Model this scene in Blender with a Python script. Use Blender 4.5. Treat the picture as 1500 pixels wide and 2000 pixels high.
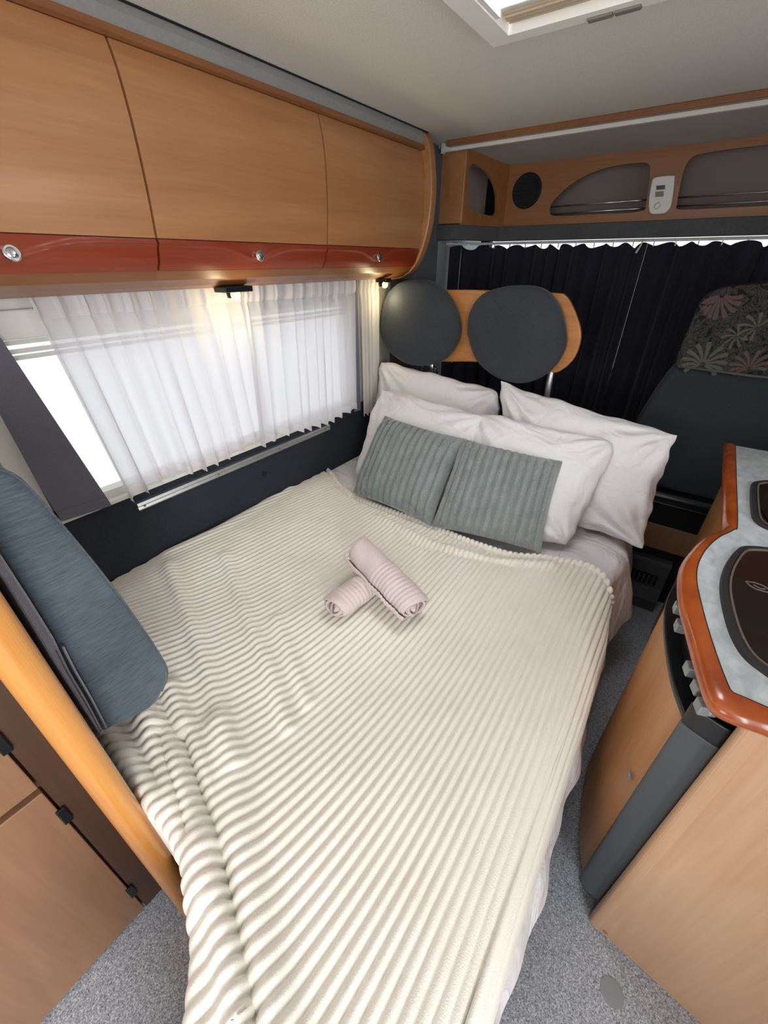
import bpy, bmesh, math, random
import numpy as np
from mathutils import Vector, Matrix
random.seed(4); RNG = np.random.default_rng(7)
scene = bpy.context.scene
for o in list(bpy.data.objects): bpy.data.objects.remove(o)
COL = scene.collection

# ------------------------------------------------------------------ camera
H = 1.5; FPX = 798.0; PITCH = math.radians(31.6); YAW = math.radians(35.35)
cam_d = bpy.data.cameras.new('camera'); cam = bpy.data.objects.new('camera', cam_d); COL.objects.link(cam)
cam_d.sensor_fit = 'HORIZONTAL'; cam_d.sensor_width = 36; cam_d.lens = 36*FPX/1500; cam_d.clip_start = .02
cam.location = (0, 0, H); cam.rotation_euler = (math.pi/2-PITCH, 0, YAW)
scene.camera = cam
# ------------------------------------------------------------------ world, light, exposure
w = bpy.data.worlds.new('overcast_sky'); scene.world = w; w.use_nodes = True
bg = w.node_tree.nodes['Background']; bg.inputs[0].default_value = (.93, .97, 1.0, 1); bg.inputs[1].default_value = 0.74
vs = scene.view_settings
vs.view_transform = 'Standard'; vs.look = 'None'; vs.gamma = 1; vs.use_curve_mapping = False; vs.exposure = 0.6
def area(name, loc, target, sx, sy, power, col):
    l = bpy.data.lights.new(name, 'AREA'); l.shape = 'RECTANGLE'; l.size = sx; l.size_y = sy; l.energy = power; l.color = col
    o = bpy.data.objects.new(name, l); COL.objects.link(o); o.location = loc
    o.rotation_euler = (Vector(target)-Vector(loc)).to_track_quat('-Z', 'Y').to_euler()
    return o
# daylight entering through the roof hatch, the open habitation door, the kitchen and the rear window
area('daylight_roof_hatch', (-.29, .97, 2.2), (-.29, .97, 0), .5, .5, 5, (.97, .98, 1))
area('daylight_habitation_door', (1.3, -.75, 1.15), (-.4, .3, .6), .75, 1.5, 38, (.93, .97, 1))
area('daylight_rear_window', (-.25, -2.2, 1.35), (-.3, 1, 1.0), 1.2, .8, 11, (.93, .97, 1))
area('daylight_kitchen_window', (1.2, 1.1, 1.4), (-.7, 1.4, .8), .8, .45, 4, (.95, .98, 1))

# ------------------------------------------------------------------ pixels to places
_h = np.array([-math.sin(YAW), math.cos(YAW), 0]); _r = np.array([math.cos(YAW), math.sin(YAW), 0]); _z = np.array([0, 0, 1.])
_F = _h*math.cos(PITCH)-_z*math.sin(PITCH); _U = _h*math.sin(PITCH)+_z*math.cos(PITCH); _O = np.array([0, 0, H])
def ray(p): return _F+_r*(p[0]-750)/FPX-_U*(p[1]-1000)/FPX
def onz(p, z): d = ray(p); return _O+d*(z-H)/d[2]
def onx(p, x): d = ray(p); return _O+d*x/d[0]
def ony(p, y): d = ray(p); return _O+d*y/d[1]
def onplane(p, p0, n): d = ray(p); return _O+d*((p0-_O)@n)/(d@n)

# ------------------------------------------------------------------ materials
def s2l(c): c /= 255.; return c/12.92 if c <= .04045 else ((c+.055)/1.055)**2.4
def rgb(r, g, b): return (s2l(r), s2l(g), s2l(b), 1)
MATS = {}
def base_mat(name, col, rough=.5, metal=0, spec=.5, sheen=0, coat=0):
    m = bpy.data.materials.new(name); m.use_nodes = True; nt = m.node_tree; b = nt.nodes['Principled BSDF']
    b.inputs['Base Color'].default_value = col; b.inputs['Roughness'].default_value = rough
    b.inputs['Metallic'].default_value = metal; b.inputs['Specular IOR Level'].default_value = spec
    b.inputs['Sheen Weight'].default_value = sheen; b.inputs['Coat Weight'].default_value = coat; b.inputs['Coat Roughness'].default_value = .15
    MATS[name] = m; return m, nt, b
def noise_chain(nt, scale, detail=4, vec=(1, 1, 1), dist=0, rot=(0, 0, 0)):
    tc = nt.nodes.new('ShaderNodeTexCoord'); mp = nt.nodes.new('ShaderNodeMapping'); mp.inputs['Scale'].default_value = vec; mp.inputs['Rotation'].default_value = rot
    n = nt.nodes.new('ShaderNodeTexNoise'); n.inputs['Scale'].default_value = scale; n.inputs['Detail'].default_value = detail; n.inputs['Distortion'].default_value = dist
    nt.links.new(tc.outputs['Object'], mp.inputs[0]); nt.links.new(mp.outputs[0], n.inputs['Vector']); return n
def ramp(nt, src, stops):
    r = nt.nodes.new('ShaderNodeValToRGB'); e = r.color_ramp.elements
    while len(e) < len(stops): e.new(.5)
    for k, (p, c) in enumerate(stops): e[k].position = p; e[k].color = c
    nt.links.new(src, r.inputs[0]); return r
def bump(nt, b, src, strength=.2, dist=.002):
    n = nt.nodes.new('ShaderNodeBump'); n.inputs['Strength'].default_value = strength; n.inputs['Distance'].default_value = dist
    nt.links.new(src, n.inputs['Height']); nt.links.new(n.outputs[0], b.inputs['Normal'])
def wood(name, c1, c2, axis, rough=.38, coat=.15, fine=1.0):
    m, nt, b = base_mat(name, c1, rough, coat=coat)
    v = [9, 9, 9]; v[axis] = .9
    n = noise_chain(nt, 1.6*fine, 7, v, 1.2)
    v2 = [60, 60, 60]; v2[axis] = 2.5
    n2 = noise_chain(nt, 2, 3, v2)
    mx = nt.nodes.new('ShaderNodeMix'); mx.data_type = 'FLOAT'; mx.inputs[0].default_value = .35
    nt.links.new(n.outputs['Fac'], mx.inputs[2]); nt.links.new(n2.outputs['Fac'], mx.inputs[3])
    r = ramp(nt, mx.outputs[0], [(.3, c2), (.5, tuple((a+d)/2 for a, d in zip(c1, c2))), (.68, c1)])
    nt.links.new(r.outputs[0], b.inputs['Base Color']); bump(nt, b, n2.outputs['Fac'], .06, .001); return m
def fabric(name, c1, c2, scale=300, rough=.9, sheen=.3, bs=.4, vec=(1, 1, 1), patch=6):
    m, nt, b = base_mat(name, c1, rough, spec=.15, sheen=sheen)
    n = noise_chain(nt, scale, 2, vec); p = noise_chain(nt, patch, 3)
    mx = nt.nodes.new('ShaderNodeMix'); mx.data_type = 'FLOAT'; mx.inputs[0].default_value = .4
    nt.links.new(n.outputs['Fac'], mx.inputs[2]); nt.links.new(p.outputs['Fac'], mx.inputs[3])
    r = ramp(nt, mx.outputs[0], [(.32, c2), (.66, c1)])
    nt.links.new(r.outputs[0], b.inputs['Base Color']); bump(nt, b, n.outputs['Fac'], bs, .0015); return m

wood('cabinet_wood', rgb(180, 128, 84), rgb(158, 106, 64), 1)
wood('cabinet_wood_dark', rgb(146, 94, 56), rgb(124, 76, 44), 1)
wood('red_wood', rgb(152, 62, 32), rgb(128, 46, 22), 1, .35, .3)
wood('beech', rgb(214, 148, 74), rgb(190, 120, 52), 2, .28, .4)
wood('beech_x', rgb(205, 140, 76), rgb(180, 112, 55), 0, .35, .2)
wood('panel_wood', rgb(218, 176, 140), rgb(200, 154, 116), 2, .4, .12, .8)
wood('fridge_wood', rgb(200, 146, 94), rgb(174, 118, 70), 2, .4, .12, .8)
wood('locker_wood_dimmed', rgb(152, 112, 82), rgb(134, 96, 69), 2, .45, .05)  # tone lowered to paint in the dim light around the low locker
wood('shelf_wood_shaded', rgb(156, 104, 62), rgb(134, 84, 46), 0, .45, .05)  # cabinet wood darkened in colour to stand in for the dim cab light
wood('dark_wood', rgb(88, 60, 44), rgb(72, 48, 34), 2, .4, .1)
m, nt, b = base_mat('edge_varnish', rgb(178, 78, 22), .22, coat=.6)
n = noise_chain(nt, 14, 6, (1, 1, 3)); r = ramp(nt, n.outputs['Fac'], [(.3, rgb(146, 60, 16)), (.6, rgb(176, 84, 28)), (.80, rgb(190, 104, 48))]); nt.links.new(r.outputs[0], b.inputs['Base Color'])
m, nt, b = base_mat('laminate', rgb(196, 198, 198), .35)
n = noise_chain(nt, 26, 10, (1.6, 1, 1), .6); r = ramp(nt, n.outputs['Fac'], [(.3, rgb(160, 165, 167)), (.5, rgb(182, 187, 188)), (.75, rgb(200, 204, 206))]); nt.links.new(r.outputs[0], b.inputs['Base Color'])
m, nt, b = base_mat('ceiling_fabric', rgb(222, 216, 206), .9, spec=.2)
n = noise_chain(nt, 260, 3); r = ramp(nt, n.outputs['Fac'], [(.3, rgb(212, 207, 197)), (.7, rgb(230, 226, 217))]); nt.links.new(r.outputs[0], b.inputs['Base Color']); bump(nt, b, n.outputs['Fac'], .25, .002)
fabric('cab_ceiling_fabric', rgb(196, 190, 182), rgb(178, 172, 164), 220, bs=.3, sheen=0)
fabric('grey_fabric', rgb(96, 98, 104), rgb(84, 86, 92), 200, sheen=.05, bs=.15)
fabric('cove_grey', rgb(150, 148, 146), rgb(140, 138, 136), 120, sheen=0, bs=.1)
fabric('window_grey', rgb(114, 112, 122), rgb(102, 100, 110), 240, sheen=.1, bs=.15)
fabric('header_grey', rgb(92, 92, 94), rgb(78, 78, 80), 160, bs=.3, sheen=0)
fabric('navy_carpet', rgb(52, 56, 63), rgb(42, 46, 52), 260, sheen=.05, bs=.5)
fabric('blue_velour', rgb(88, 99, 108), rgb(62, 72, 81), 120, sheen=.2, bs=.6, vec=(1, .35, 3))
fabric('charcoal_velour', rgb(66, 70, 74), rgb(52, 55, 59), 240, sheen=.15, bs=.4)
fabric('seat_fabric', rgb(58, 64, 68), rgb(46, 51, 55), 240, sheen=.1, bs=.4)
fabric('lining_grey', rgb(148, 148, 158), rgb(130, 130, 142), 260, sheen=.1, bs=.2)
fabric('black_curtain', rgb(42, 42, 54), rgb(30, 30, 40), 160, sheen=.15, bs=.1)
fabric('fleece', rgb(243, 237, 227), rgb(234, 226, 212), 420, sheen=.35, bs=.6, patch=9)
m = fabric('white_cotton', rgb(236, 233, 233), rgb(229, 225, 226), 300, sheen=.05, bs=.06)
nt = m.node_tree; b = nt.nodes['Principled BSDF']; n = noise_chain(nt, 7, 3, (1, 1.5, 1), .8); bump(nt, b, n.outputs['Fac'], .8, .03)
fabric('cream_cotton', rgb(232, 226, 216), rgb(218, 211, 200), 300, sheen=.05, bs=.1)
fabric('towel', rgb(222, 206, 200), rgb(204, 186, 180), 420, sheen=.3, bs=.8)
fabric('towel_core', rgb(170, 148, 144), rgb(140, 118, 114), 420, sheen=.2, bs=.8)
m = fabric('velvet_grey', rgb(146, 152, 150), rgb(112, 118, 117), 240, sheen=.5, bs=.1, patch=20)  # tone patches paint in the velvet's uneven sheen
m, nt, b = base_mat('floor_vinyl', rgb(150, 152, 158), .6)
n = noise_chain(nt, 330, 2); r = ramp(nt, n.outputs['Fac'], [(.34, rgb(112, 113, 120)), (.44, rgb(160, 162, 169)), (.56, rgb(172, 175, 182)), (.66, rgb(214, 217, 224))]); nt.links.new(r.outputs[0], b.inputs['Base Color']); bump(nt, b, n.outputs['Fac'], .1, .001)
m, nt, b = base_mat('seat_cover', rgb(60, 60, 58), .9, spec=.1)
n = noise_chain(nt, 22, 3, (1, 1, 1), 2.5); r = ramp(nt, n.outputs['Fac'], [(.40, rgb(36, 36, 36)), (.47, rgb(72, 72, 68)), (.52, rgb(40, 40, 40)), (.58, rgb(78, 78, 72)), (.66, rgb(40, 38, 38))]); nt.links.new(r.outputs[0], b.inputs['Base Color']); bump(nt, b, n.outputs['Fac'], .5, .004)
base_mat('embroidery', rgb(92, 92, 84), .9, spec=.1)
base_mat('embroidery_rose', rgb(96, 80, 78), .9, spec=.1)
base_mat('white_plastic', rgb(225, 222, 214), .4)
base_mat('hatch_plastic', rgb(246, 242, 234), .4)
base_mat('blind_beige', rgb(196, 178, 152), .7)
base_mat('grey_plastic', rgb(128, 122, 114), .5)
base_mat('white_paint', rgb(228, 228, 230), .5)
base_mat('pillar_plastic', rgb(176, 166, 150), .5)
base_mat('pale_frame', rgb(190, 206, 204), .45)
base_mat('black_plastic', rgb(22, 24, 26), .25)
base_mat('matt_black', rgb(18, 18, 20), .8)
base_mat('fridge_trim', rgb(78, 82, 86), .4)
base_mat('step_plastic', rgb(70, 72, 76), .6)
base_mat('knob_grey', rgb(150, 154, 156), .35, .3)
base_mat('chrome', rgb(215, 215, 218), .18, 1)
base_mat('aluminium', rgb(200, 200, 198), .35, .85)
base_mat('screen_dark', rgb(40, 40, 44), .3)
base_mat('groove', rgb(30, 20, 14), .9)
base_mat('cap_grey', rgb(146, 148, 150), .5)
base_mat('hob_glass', rgb(34, 24, 20), .08, coat=.5)
base_mat('trim_metal', rgb(140, 128, 116), .35, .6)
base_mat('rubber', rgb(40, 36, 36), .5)
base_mat('emblem', rgb(120, 108, 98), .4)
base_mat('shelf_carpet', rgb(140, 126, 122), .95)
base_mat('red_cloth', rgb(130, 46, 34), .9)
m, nt, b = base_mat('lamp_glow', rgb(255, 236, 150), .3)
b.inputs['Emission Color'].default_value = (1, .80, .22, 1); b.inputs['Emission Strength'].default_value = 1.9
m, nt, b = base_mat('glass', (1, 1, 1, 1), .02); b.inputs['Transmission Weight'].default_value = 1; b.inputs['IOR'].default_value = 1.02; b.inputs['Alpha'].default_value = .25
m, nt, b = base_mat('hatch_glass', (.93, .96, 1, 1), .12); b.inputs['Transmission Weight'].default_value = 1; b.inputs['IOR'].default_value = 1.05; b.inputs['Alpha'].default_value = .6
def sheer(name, col, trans, transp):
    m = bpy.data.materials.new(name); m.use_nodes = True; nt = m.node_tree; nt.nodes.clear()
    out = nt.nodes.new('ShaderNodeOutputMaterial'); d = nt.nodes.new('ShaderNodeBsdfDiffuse'); t = nt.nodes.new('ShaderNodeBsdfTranslucent'); tr = nt.nodes.new('ShaderNodeBsdfTransparent')
    a = nt.nodes.new('ShaderNodeMixShader'); c = nt.nodes.new('ShaderNodeMixShader')
    d.inputs[0].default_value = col; t.inputs[0].default_value = col; a.inputs[0].default_value = trans; c.inputs[0].default_value = transp
    nt.links.new(d.outputs[0], a.inputs[1]); nt.links.new(t.outputs[0], a.inputs[2]); nt.links.new(a.outputs[0], c.inputs[1]); nt.links.new(tr.outputs[0], c.inputs[2]); nt.links.new(c.outputs[0], out.inputs[0])
    MATS[name] = m
sheer('sheer_white', (.86, .84, .87, 1), .5, .22)
sheer('sheer_heading', (.84, .80, .80, 1), .4, .03)
sheer('cream_curtain', (.82, .78, .72, 1), .3, .0)

# ------------------------------------------------------------------ object helpers
def thing(name, label, cat, loc, group=None):
    o = bpy.data.objects.new(name, None); COL.objects.link(o); o.location = loc; o.empty_display_size = .05
    o['label'] = label; o['category'] = cat
    if group: o['group'] = group
    return o
def wloc(o):
    v = Vector((0, 0, 0))
    while o: v += o.location; o = o.parent
    return v
def mk(name, verts, faces, mat, parent=None, smooth=False, label=None, cat=None, group=None, kind=None, origin=None):
    """one mesh object from world-space vertices"""
    V = np.asarray(verts, float)
    if parent is not None: off = np.array(wloc(parent)); loc = Vector((0, 0, 0))
    else:
        if origin is None: lo, hi = V.min(0), V.max(0); origin = ((lo[0]+hi[0])/2, (lo[1]+hi[1])/2, lo[2])
        off = np.array(origin); loc = Vector(origin)
    me = bpy.data.meshes.new(name); me.from_pydata((V-off).tolist(), [], [list(map(int, f)) for f in faces]); me.update()
    if smooth: me.polygons.foreach_set('use_smooth', [True]*len(me.polygons))
    me.materials.append(MATS[mat])
    o = bpy.data.objects.new(name, me); COL.objects.link(o); o.location = loc
    if parent is not None: o.parent = parent
    if label: o['label'] = label
    if cat: o['category'] = cat
    if group: o['group'] = group
    if kind: o['kind'] = kind
    return o
def bm_out(bm):
    bm.verts.index_update(); V = [v.co[:] for v in bm.verts]; F = [[v.index for v in f.verts] for f in bm.faces]; bm.free(); return V, F
def box_vf(x0, x1, y0, y1, z0, z1, bev=0, seg=2):
    bm = bmesh.new(); bmesh.ops.create_cube(bm, size=1)
    for v in bm.verts: v.co = Vector(((x0+x1)/2+v.co.x*(x1-x0), (y0+y1)/2+v.co.y*(y1-y0), (z0+z1)/2+v.co.z*(z1-z0)))
    if bev: bmesh.ops.bevel(bm, geom=bm.edges[:], offset=bev, segments=seg, affect='EDGES', profile=.5)
    return bm_out(bm)
def box(name, x0, x1, y0, y1, z0, z1, mat, parent=None, bev=0, seg=2, **k):
    V, F = box_vf(x0, x1, y0, y1, z0, z1, bev, seg); return mk(name, V, F, mat, parent, **k)
def join_vf(parts):
    V, F = [], []
    for v, f in parts:
        n = len(V); V += [tuple(p) for p in v]; F += [[i+n for i in q] for q in f]
    return V, F
def prism_vf(poly, fmap, d0, d1, bev=0, seg=2):
    """extrude a 2-D polygon between depths d0 and d1; fmap(u, v, d) -> world"""
    n = len(poly); bm = bmesh.new()
    a = [bm.verts.new(fmap(u, v, d0)) for u, v in poly]; c = [bm.verts.new(fmap(u, v, d1)) for u, v in poly]
    bm.faces.new(a[::-1]); bm.faces.new(c)
    for i in range(n): bm.faces.new([a[i], a[(i+1) % n], c[(i+1) % n], c[i]])
    bmesh.ops.recalc_face_normals(bm, faces=bm.faces[:])
    if bev:
        cap = [e for e in bm.edges if (e.verts[0] in a) == (e.verts[1] in a)]
        bmesh.ops.bevel(bm, geom=cap, offset=bev, segments=seg, affect='EDGES', profile=.5, clamp_overlap=True)
    return bm_out(bm)
def prism(name, poly, fmap, d0, d1, mat, parent=None, bev=0, seg=2, **k):
    V, F = prism_vf(poly, fmap, d0, d1, bev, seg); return mk(name, V, F, mat, parent, **k)
def xy(u, v, d): return (u, v, d)
def yz(u, v, d): return (d, u, v)
def xz(u, v, d): return (u, d, v)
def tube_vf(path, r, n=10):
    P = [Vector(p) for p in path]; V, F = [], []
    for i, p in enumerate(P):
        t = (P[min(i+1, len(P)-1)]-P[max(i-1, 0)]).normalized(); a = t.orthogonal().normalized() if abs(t.z) > .9 else t.cross(Vector((0, 0, 1))).normalized(); b = t.cross(a)
        rr = r[i] if isinstance(r, (list, tuple)) else r
        V += [tuple(p+(a*math.cos(2*math.pi*k/n)+b*math.sin(2*math.pi*k/n))*rr) for k in range(n)]
    for i in range(len(P)-1):
        for k in range(n): F.append([i*n+k, i*n+(k+1) % n, (i+1)*n+(k+1) % n, (i+1)*n+k])
    F.append(list(range(n))[::-1]); F.append([(len(P)-1)*n+k for k in range(n)])
    return V, F
def tube(name, path, r, mat, parent=None, n=10, **k):
    V, F = tube_vf(path, r, n); return mk(name, V, F, mat, parent, smooth=True, **k)
def lathe_vf(profile, centre, axis, n=32):
    """profile [(radius, height along axis)]"""
    ax = Vector(axis).normalized(); a = ax.orthogonal().normalized(); b = ax.cross(a); c = Vector(centre); V, F = [], []
    for r, h in profile: V += [tuple(c+ax*h+(a*math.cos(2*math.pi*k/n)+b*math.sin(2*math.pi*k/n))*max(r, 1e-4)) for k in range(n)]
    for i in range(len(profile)-1):
        for k in range(n): F.append([i*n+k, i*n+(k+1) % n, (i+1)*n+(k+1) % n, (i+1)*n+k])
    F.append(list(range(n))[::-1]); F.append([(len(profile)-1)*n+k for k in range(n)])
    return V, F
def lathe(name, profile, centre, axis, mat, parent=None, n=32, smooth=False, **k):
    V, F = lathe_vf(profile, centre, axis, n); return mk(name, V, F, mat, parent, smooth=smooth, **k)
def grid_faces(nu, nv, off=0, flip=False):
    i, j = np.meshgrid(np.arange(nu-1), np.arange(nv-1), indexing='ij'); a = (i*nv+j).ravel()+off
    q = np.stack([a, a+nv, a+nv+1, a+1], 1); return q[:, ::-1] if flip else q
def mk_np(name, V, Q, mat, parent=None, **k):
    """fast grid mesh (quads as numpy array)"""
    V = np.asarray(V, np.float64); o = mk(name, V[:1], [], mat, parent, origin=k.pop('origin', (V[:, 0].mean(), V[:, 1].mean(), V[:, 2].min())), **k)
    off = np.array(wloc(o)); me = bpy.data.meshes.new(name); me.vertices.add(len(V)); me.vertices.foreach_set('co', (V-off).astype(np.float32).ravel())
    me.loops.add(Q.size); me.loops.foreach_set('vertex_index', Q.astype(np.int32).ravel()); me.polygons.add(len(Q))
    me.polygons.foreach_set('loop_start', np.arange(0, Q.size, 4, dtype=np.int32)); me.polygons.foreach_set('use_smooth', np.ones(len(Q), bool))
    me.update(calc_edges=True); me.validate(); me.materials.append(MATS[mat]); old = o.data; o.data = me; bpy.data.meshes.remove(old); return o
def smooth_curve(P, n=6):
    """Catmull-Rom through points"""
    P = np.asarray(P, float); out = []
    for i in range(len(P)-1):
        p0, p1, p2, p3 = P[max(i-1, 0)], P[i], P[i+1], P[min(i+2, len(P)-1)]
        for k in range(n):
            t = k/n; out.append(.5*(2*p1+(p2-p0)*t+(2*p0-5*p1+4*p2-p3)*t*t+(3*p1-p0-3*p2+p3)*t**3))
    out.append(P[-1]); return np.array(out)
def sheet_with_holes(name, outer, holes, fmap, d0, d1, mat, parent):
    """flat board with cut-outs: filled 2-D curve turned into a mesh, then mapped into place"""
    cu = bpy.data.curves.new(name, 'CURVE'); cu.dimensions = '2D'; cu.fill_mode = 'BOTH'; cu.extrude = .5
    for loop in [outer]+holes:
        sp = cu.splines.new('POLY'); sp.points.add(len(loop)-1); sp.use_cyclic_u = True
        for q, (u, v) in zip(sp.points, loop): q.co = (u, v, 0, 1)
    tmp = bpy.data.objects.new(name, cu); me = bpy.data.meshes.new_from_object(tmp)
    V = [fmap(v.co.x, v.co.y, d0+(d1-d0)*(v.co.z+.5)) for v in me.vertices]; F = [list(p.vertices) for p in me.polygons]
    bpy.data.objects.remove(tmp); bpy.data.curves.remove(cu); bpy.data.meshes.remove(me)
    return mk(name, V, F, mat, parent)
def structure(o): o['kind'] = 'structure'; return o

# ================================================================== the room shell
XL, XR, YR, YF, ZC = -1.38, .86, -1.7, 2.95, 1.95
structure(box('floor', XL-.05, XR+.05, YR-.05, YF, -.05, 0, 'floor_vinyl'))
def holed_wall(name, axis, at, thick, u0, u1, v0, v1, holes, mat):
    outer = [(u0, v0), (u1, v0), (u1, v1), (u0, v1)]
    fm = (lambda u, v, d: (d, u, v)) if axis == 'x' else ((lambda u, v, d: (u, d, v)) if axis == 'y' else (lambda u, v, d: (u, v, d)))
    return structure(sheet_with_holes(name, outer, [[(a, c), (b_, c), (b_, d), (a, d)] for a, b_, c, d in holes], fm, at, at+thick, mat, None))
holed_wall('wall_left', 'x', XL-.05, .05, YR, YF, 0, ZC+.1, [(.30, 1.62, .87, 1.41)], 'white_paint')
holed_wall('wall_right', 'x', XR, .05, YR, YF, 0, ZC+.1, [(-1.15, -.4, .02, 1.8), (.75, 1.45, 1.12, 1.58)], 'white_paint')
holed_wall('wall_rear', 'y', YR-.05, .05, XL, XR, 0, ZC+.1, [(-.85, .35, .95, 1.7)], 'white_paint')
HX0, HX1, HY0, HY1 = -.545, -.02, .70, 1.245
holed_wall('ceiling', 'z', ZC, .08, XL-.05, XR+.05, YR-.05, 2.16, [(HX0, HX1, HY0, HY1)], 'ceiling_fabric')
structure(box('trim_1', -1.155, XR, 2.10, 2.135, 1.930, ZC, 'cabinet_wood_dark', bev=.003))
# carpeted lower side wall
navy = structure(box('wall_left_lining', XL, XL+.02, -.05, 2.3, 0, .845, 'navy_carpet'))
lathe('blanking_cap', [(.012, 0), (.012, .003), (.008, .004)], onx((516, 925), XL+.02), (1, 0, 0), 'matt_black', navy, n=16)
# cab part of the shell
structure(prism('ceiling_cab', [(2.16, 1.938), (2.50, 1.902), (YF, 1.902), (YF, 1.99), (2.16, 1.99)], lambda u, v, d: (d, u, v), -1.30, XR+.05, 'cab_ceiling_fabric'))
wf = holed_wall('wall_front', 'y', 2.80, .05, XL, XR, 0, 2.0, [(-1.2, .8, .95, 1.62)], 'matt_black')
structure(box('trim_2', XL, -1.225, 2.0, 2.21, .0, ZC, 'grey_fabric', bev=.004))
# side window
W1 = structure(mk('window_1', *join_vf([box_vf(XL-.03, XL+.012, .27, .32, .83, 1.44), box_vf(XL-.03, XL+.012, 1.60, 1.65, .83, 1.44), box_vf(XL-.03, XL+.012, .27, 1.65, .83, .88), box_vf(XL-.03, XL+.012, .27, 1.65, 1.40, 1.44)]), 'white_plastic'))
box('pane', XL-.036, XL-.032, .30, 1.62, .86, 1.42, 'glass', W1)
bl = box('blind_cassette', XL+.002, XL+.028, .30, 1.62, 1.335, 1.40, 'white_plastic', W1, bev=.004)
for z in (1.335, 1.315, 1.30): box('blind_pleat', XL+.002, XL+.012, .31, 1.61, z-.013, z-.003, 'white_plastic', bl)
for i in range(9):
    y = 1.06+.062*i
    box('louvre', XL+.028, XL+.031, y, y+.028, 1.345, 1.39, 'grey_plastic', bl)
box('window_sill', XL, XL+.04, .26, 1.66, .845, .857, 'white_plastic', W1)
# kitchen window, rear window and windscreen, out of view or hidden
box('pane', XR+.02, XR+.025, .75, 1.45, 1.12, 1.58, 'glass', structure(mk('window_2', *join_vf([box_vf(XR-.01, XR+.03, .72, .75, 1.09, 1.61), box_vf(XR-.01, XR+.03, 1.45, 1.48, 1.09, 1.61), box_vf(XR-.01, XR+.03, .75, 1.45, 1.09, 1.12), box_vf(XR-.01, XR+.03, .75, 1.45, 1.58, 1.61)]), 'white_plastic')))
box('pane', -1.2, .8, 2.83, 2.835, .95, 1.62, 'glass', structure(mk('window_3', *join_vf([box_vf(-1.26, .86, 2.62, 2.70, 1.60, 1.655), box_vf(-1.27, -1.21, 2.45, 2.70, .95, 1.65), box_vf(-1.2, .86, 2.62, 2.70, .90, .95)]), 'pale_frame')))

# ================================================================== overhead lockers
DOOR = smooth_curve([(-1.158, 1.886), (-1.145, 1.84), (-1.138, 1.77), (-1.138, 1.70), (-1.143, 1.62), (-1.152, 1.547)], 4)
BAND = smooth_curve([(-1.152, 1.545), (-1.160, 1.515), (-1.168, 1.495), (-1.182, 1.477)], 4)
def curved_panel(name, prof, y0, y1, thick, mat, parent, ny=2, extra=None, label=None):
    """profile swept along y with thickness, inward to the wall"""
    ys = np.linspace(y0, y1, ny); n = len(prof); V = []
    for side in (0, 1):
        for y in ys:
            for k, (x, z) in enumerate(prof):
                dx = extra(y, z) if (extra and not side) else 0
                V.append((x-side*thick+dx, y, z))
    Q = list(grid_faces(ny, n, 0, True))+list(grid_faces(ny, n, ny*n))
    m = ny*n
    for j in range(ny-1):
        Q.append([j*n, j*n+n, m+j*n+n, m+j*n]); a = j*n+n-1; Q.append([a+n, a, m+a, m+a+n])
    for k in range(n-1):
        Q.append([k+1, k, m+k, m+k+1]); a = (ny-1)*n+k; Q.append([a, a+1, m+a+1, m+a])
    return mk(name, V, Q, mat, parent, label=label)
LK = [('curved beech overhead locker whose door runs out over the grey cushion', .035, .657), ('middle curved beech overhead locker above the white sheer curtains', .663, 1.277), ('curved beech overhead locker ending at the rounded end panel by the cab', 1.283, 1.898)]
GAP = .003
for i, (lab, y0, y1) in enumerate(LK):
    t = thing('overhead_locker', lab, 'cabinet', ((-1.27), (y0+y1)/2, 1.42), 'overhead lockers along the window side')
    body = [(XL+.001, 1.425), (-1.27, 1.428), (-1.235, 1.438), (-1.205, 1.455), (-1.186, 1.476), (-1.19, 1.50), (-1.178, 1.60), (-1.175, 1.75), (-1.19, 1.885), (XL+.001, 1.885)]
    prism('body', body, lambda u, v, d: (u, d, v), y0-GAP, y1+GAP, 'cabinet_wood_dark', t)
    prism('top_rail', [(-1.20, 1.887), (-1.152, 1.887), (-1.142, 1.890), (-1.145, 1.904), (-1.20, 1.904)], lambda u, v, d: (u, d, v), y0-GAP, y1+GAP, 'cabinet_wood_dark', t)
    d = curved_panel('door', DOOR, y0, y1, .016, 'cabinet_wood', t)
    yc = (y0+y1)/2
    def carve(y, z, yc=yc, hw=(y1-y0)/2):
        s = abs(y-yc)/hw
        zl = 1.535-.030*math.exp(-(s/.28)**2)                # the carved line that dips round the button
        return .0045*math.exp(-((z-zl)/.006)**2)-.005*math.exp(-(s/.10)**2)*math.exp(-((z-1.507)/.025)**2)
    BF = smooth_curve(BAND, 4)
    bd = curved_panel('handle_band', BF, y0, y1, .016, 'red_wood', d, 70, carve, label='red-brown carved grip band')
    bz = 1.512; bx = -1.160
    lathe('push_button', [(.0155, 0), (.0155, .006), (.0125, .009), (.0105, .006), (.0100, .007), (.004, .008)], (bx-.003, yc+.01, bz), (1, 0, .25), 'chrome', d, 24, True, label='round chrome push button')
    if i == 2:
        EP = [(-1.158, 1.948), (-1.126, 1.91), (-1.108, 1.83), (-1.10, 1.743), (-1.106, 1.653), (-1.123, 1.578), (-1.152, 1.510), (-1.195, 1.456), (-1.25, 1.430), (-1.30, 1.421), (XL+.001, 1.418)]
        ep = [tuple(p) for p in smooth_curve(EP, 5)]+[(XL+.001, 1.948)]
        prism('end_panel', ep, lambda u, v, d: (u, d, v), 1.902, 1.945, 'cabinet_wood', t, bev=.006)
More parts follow.
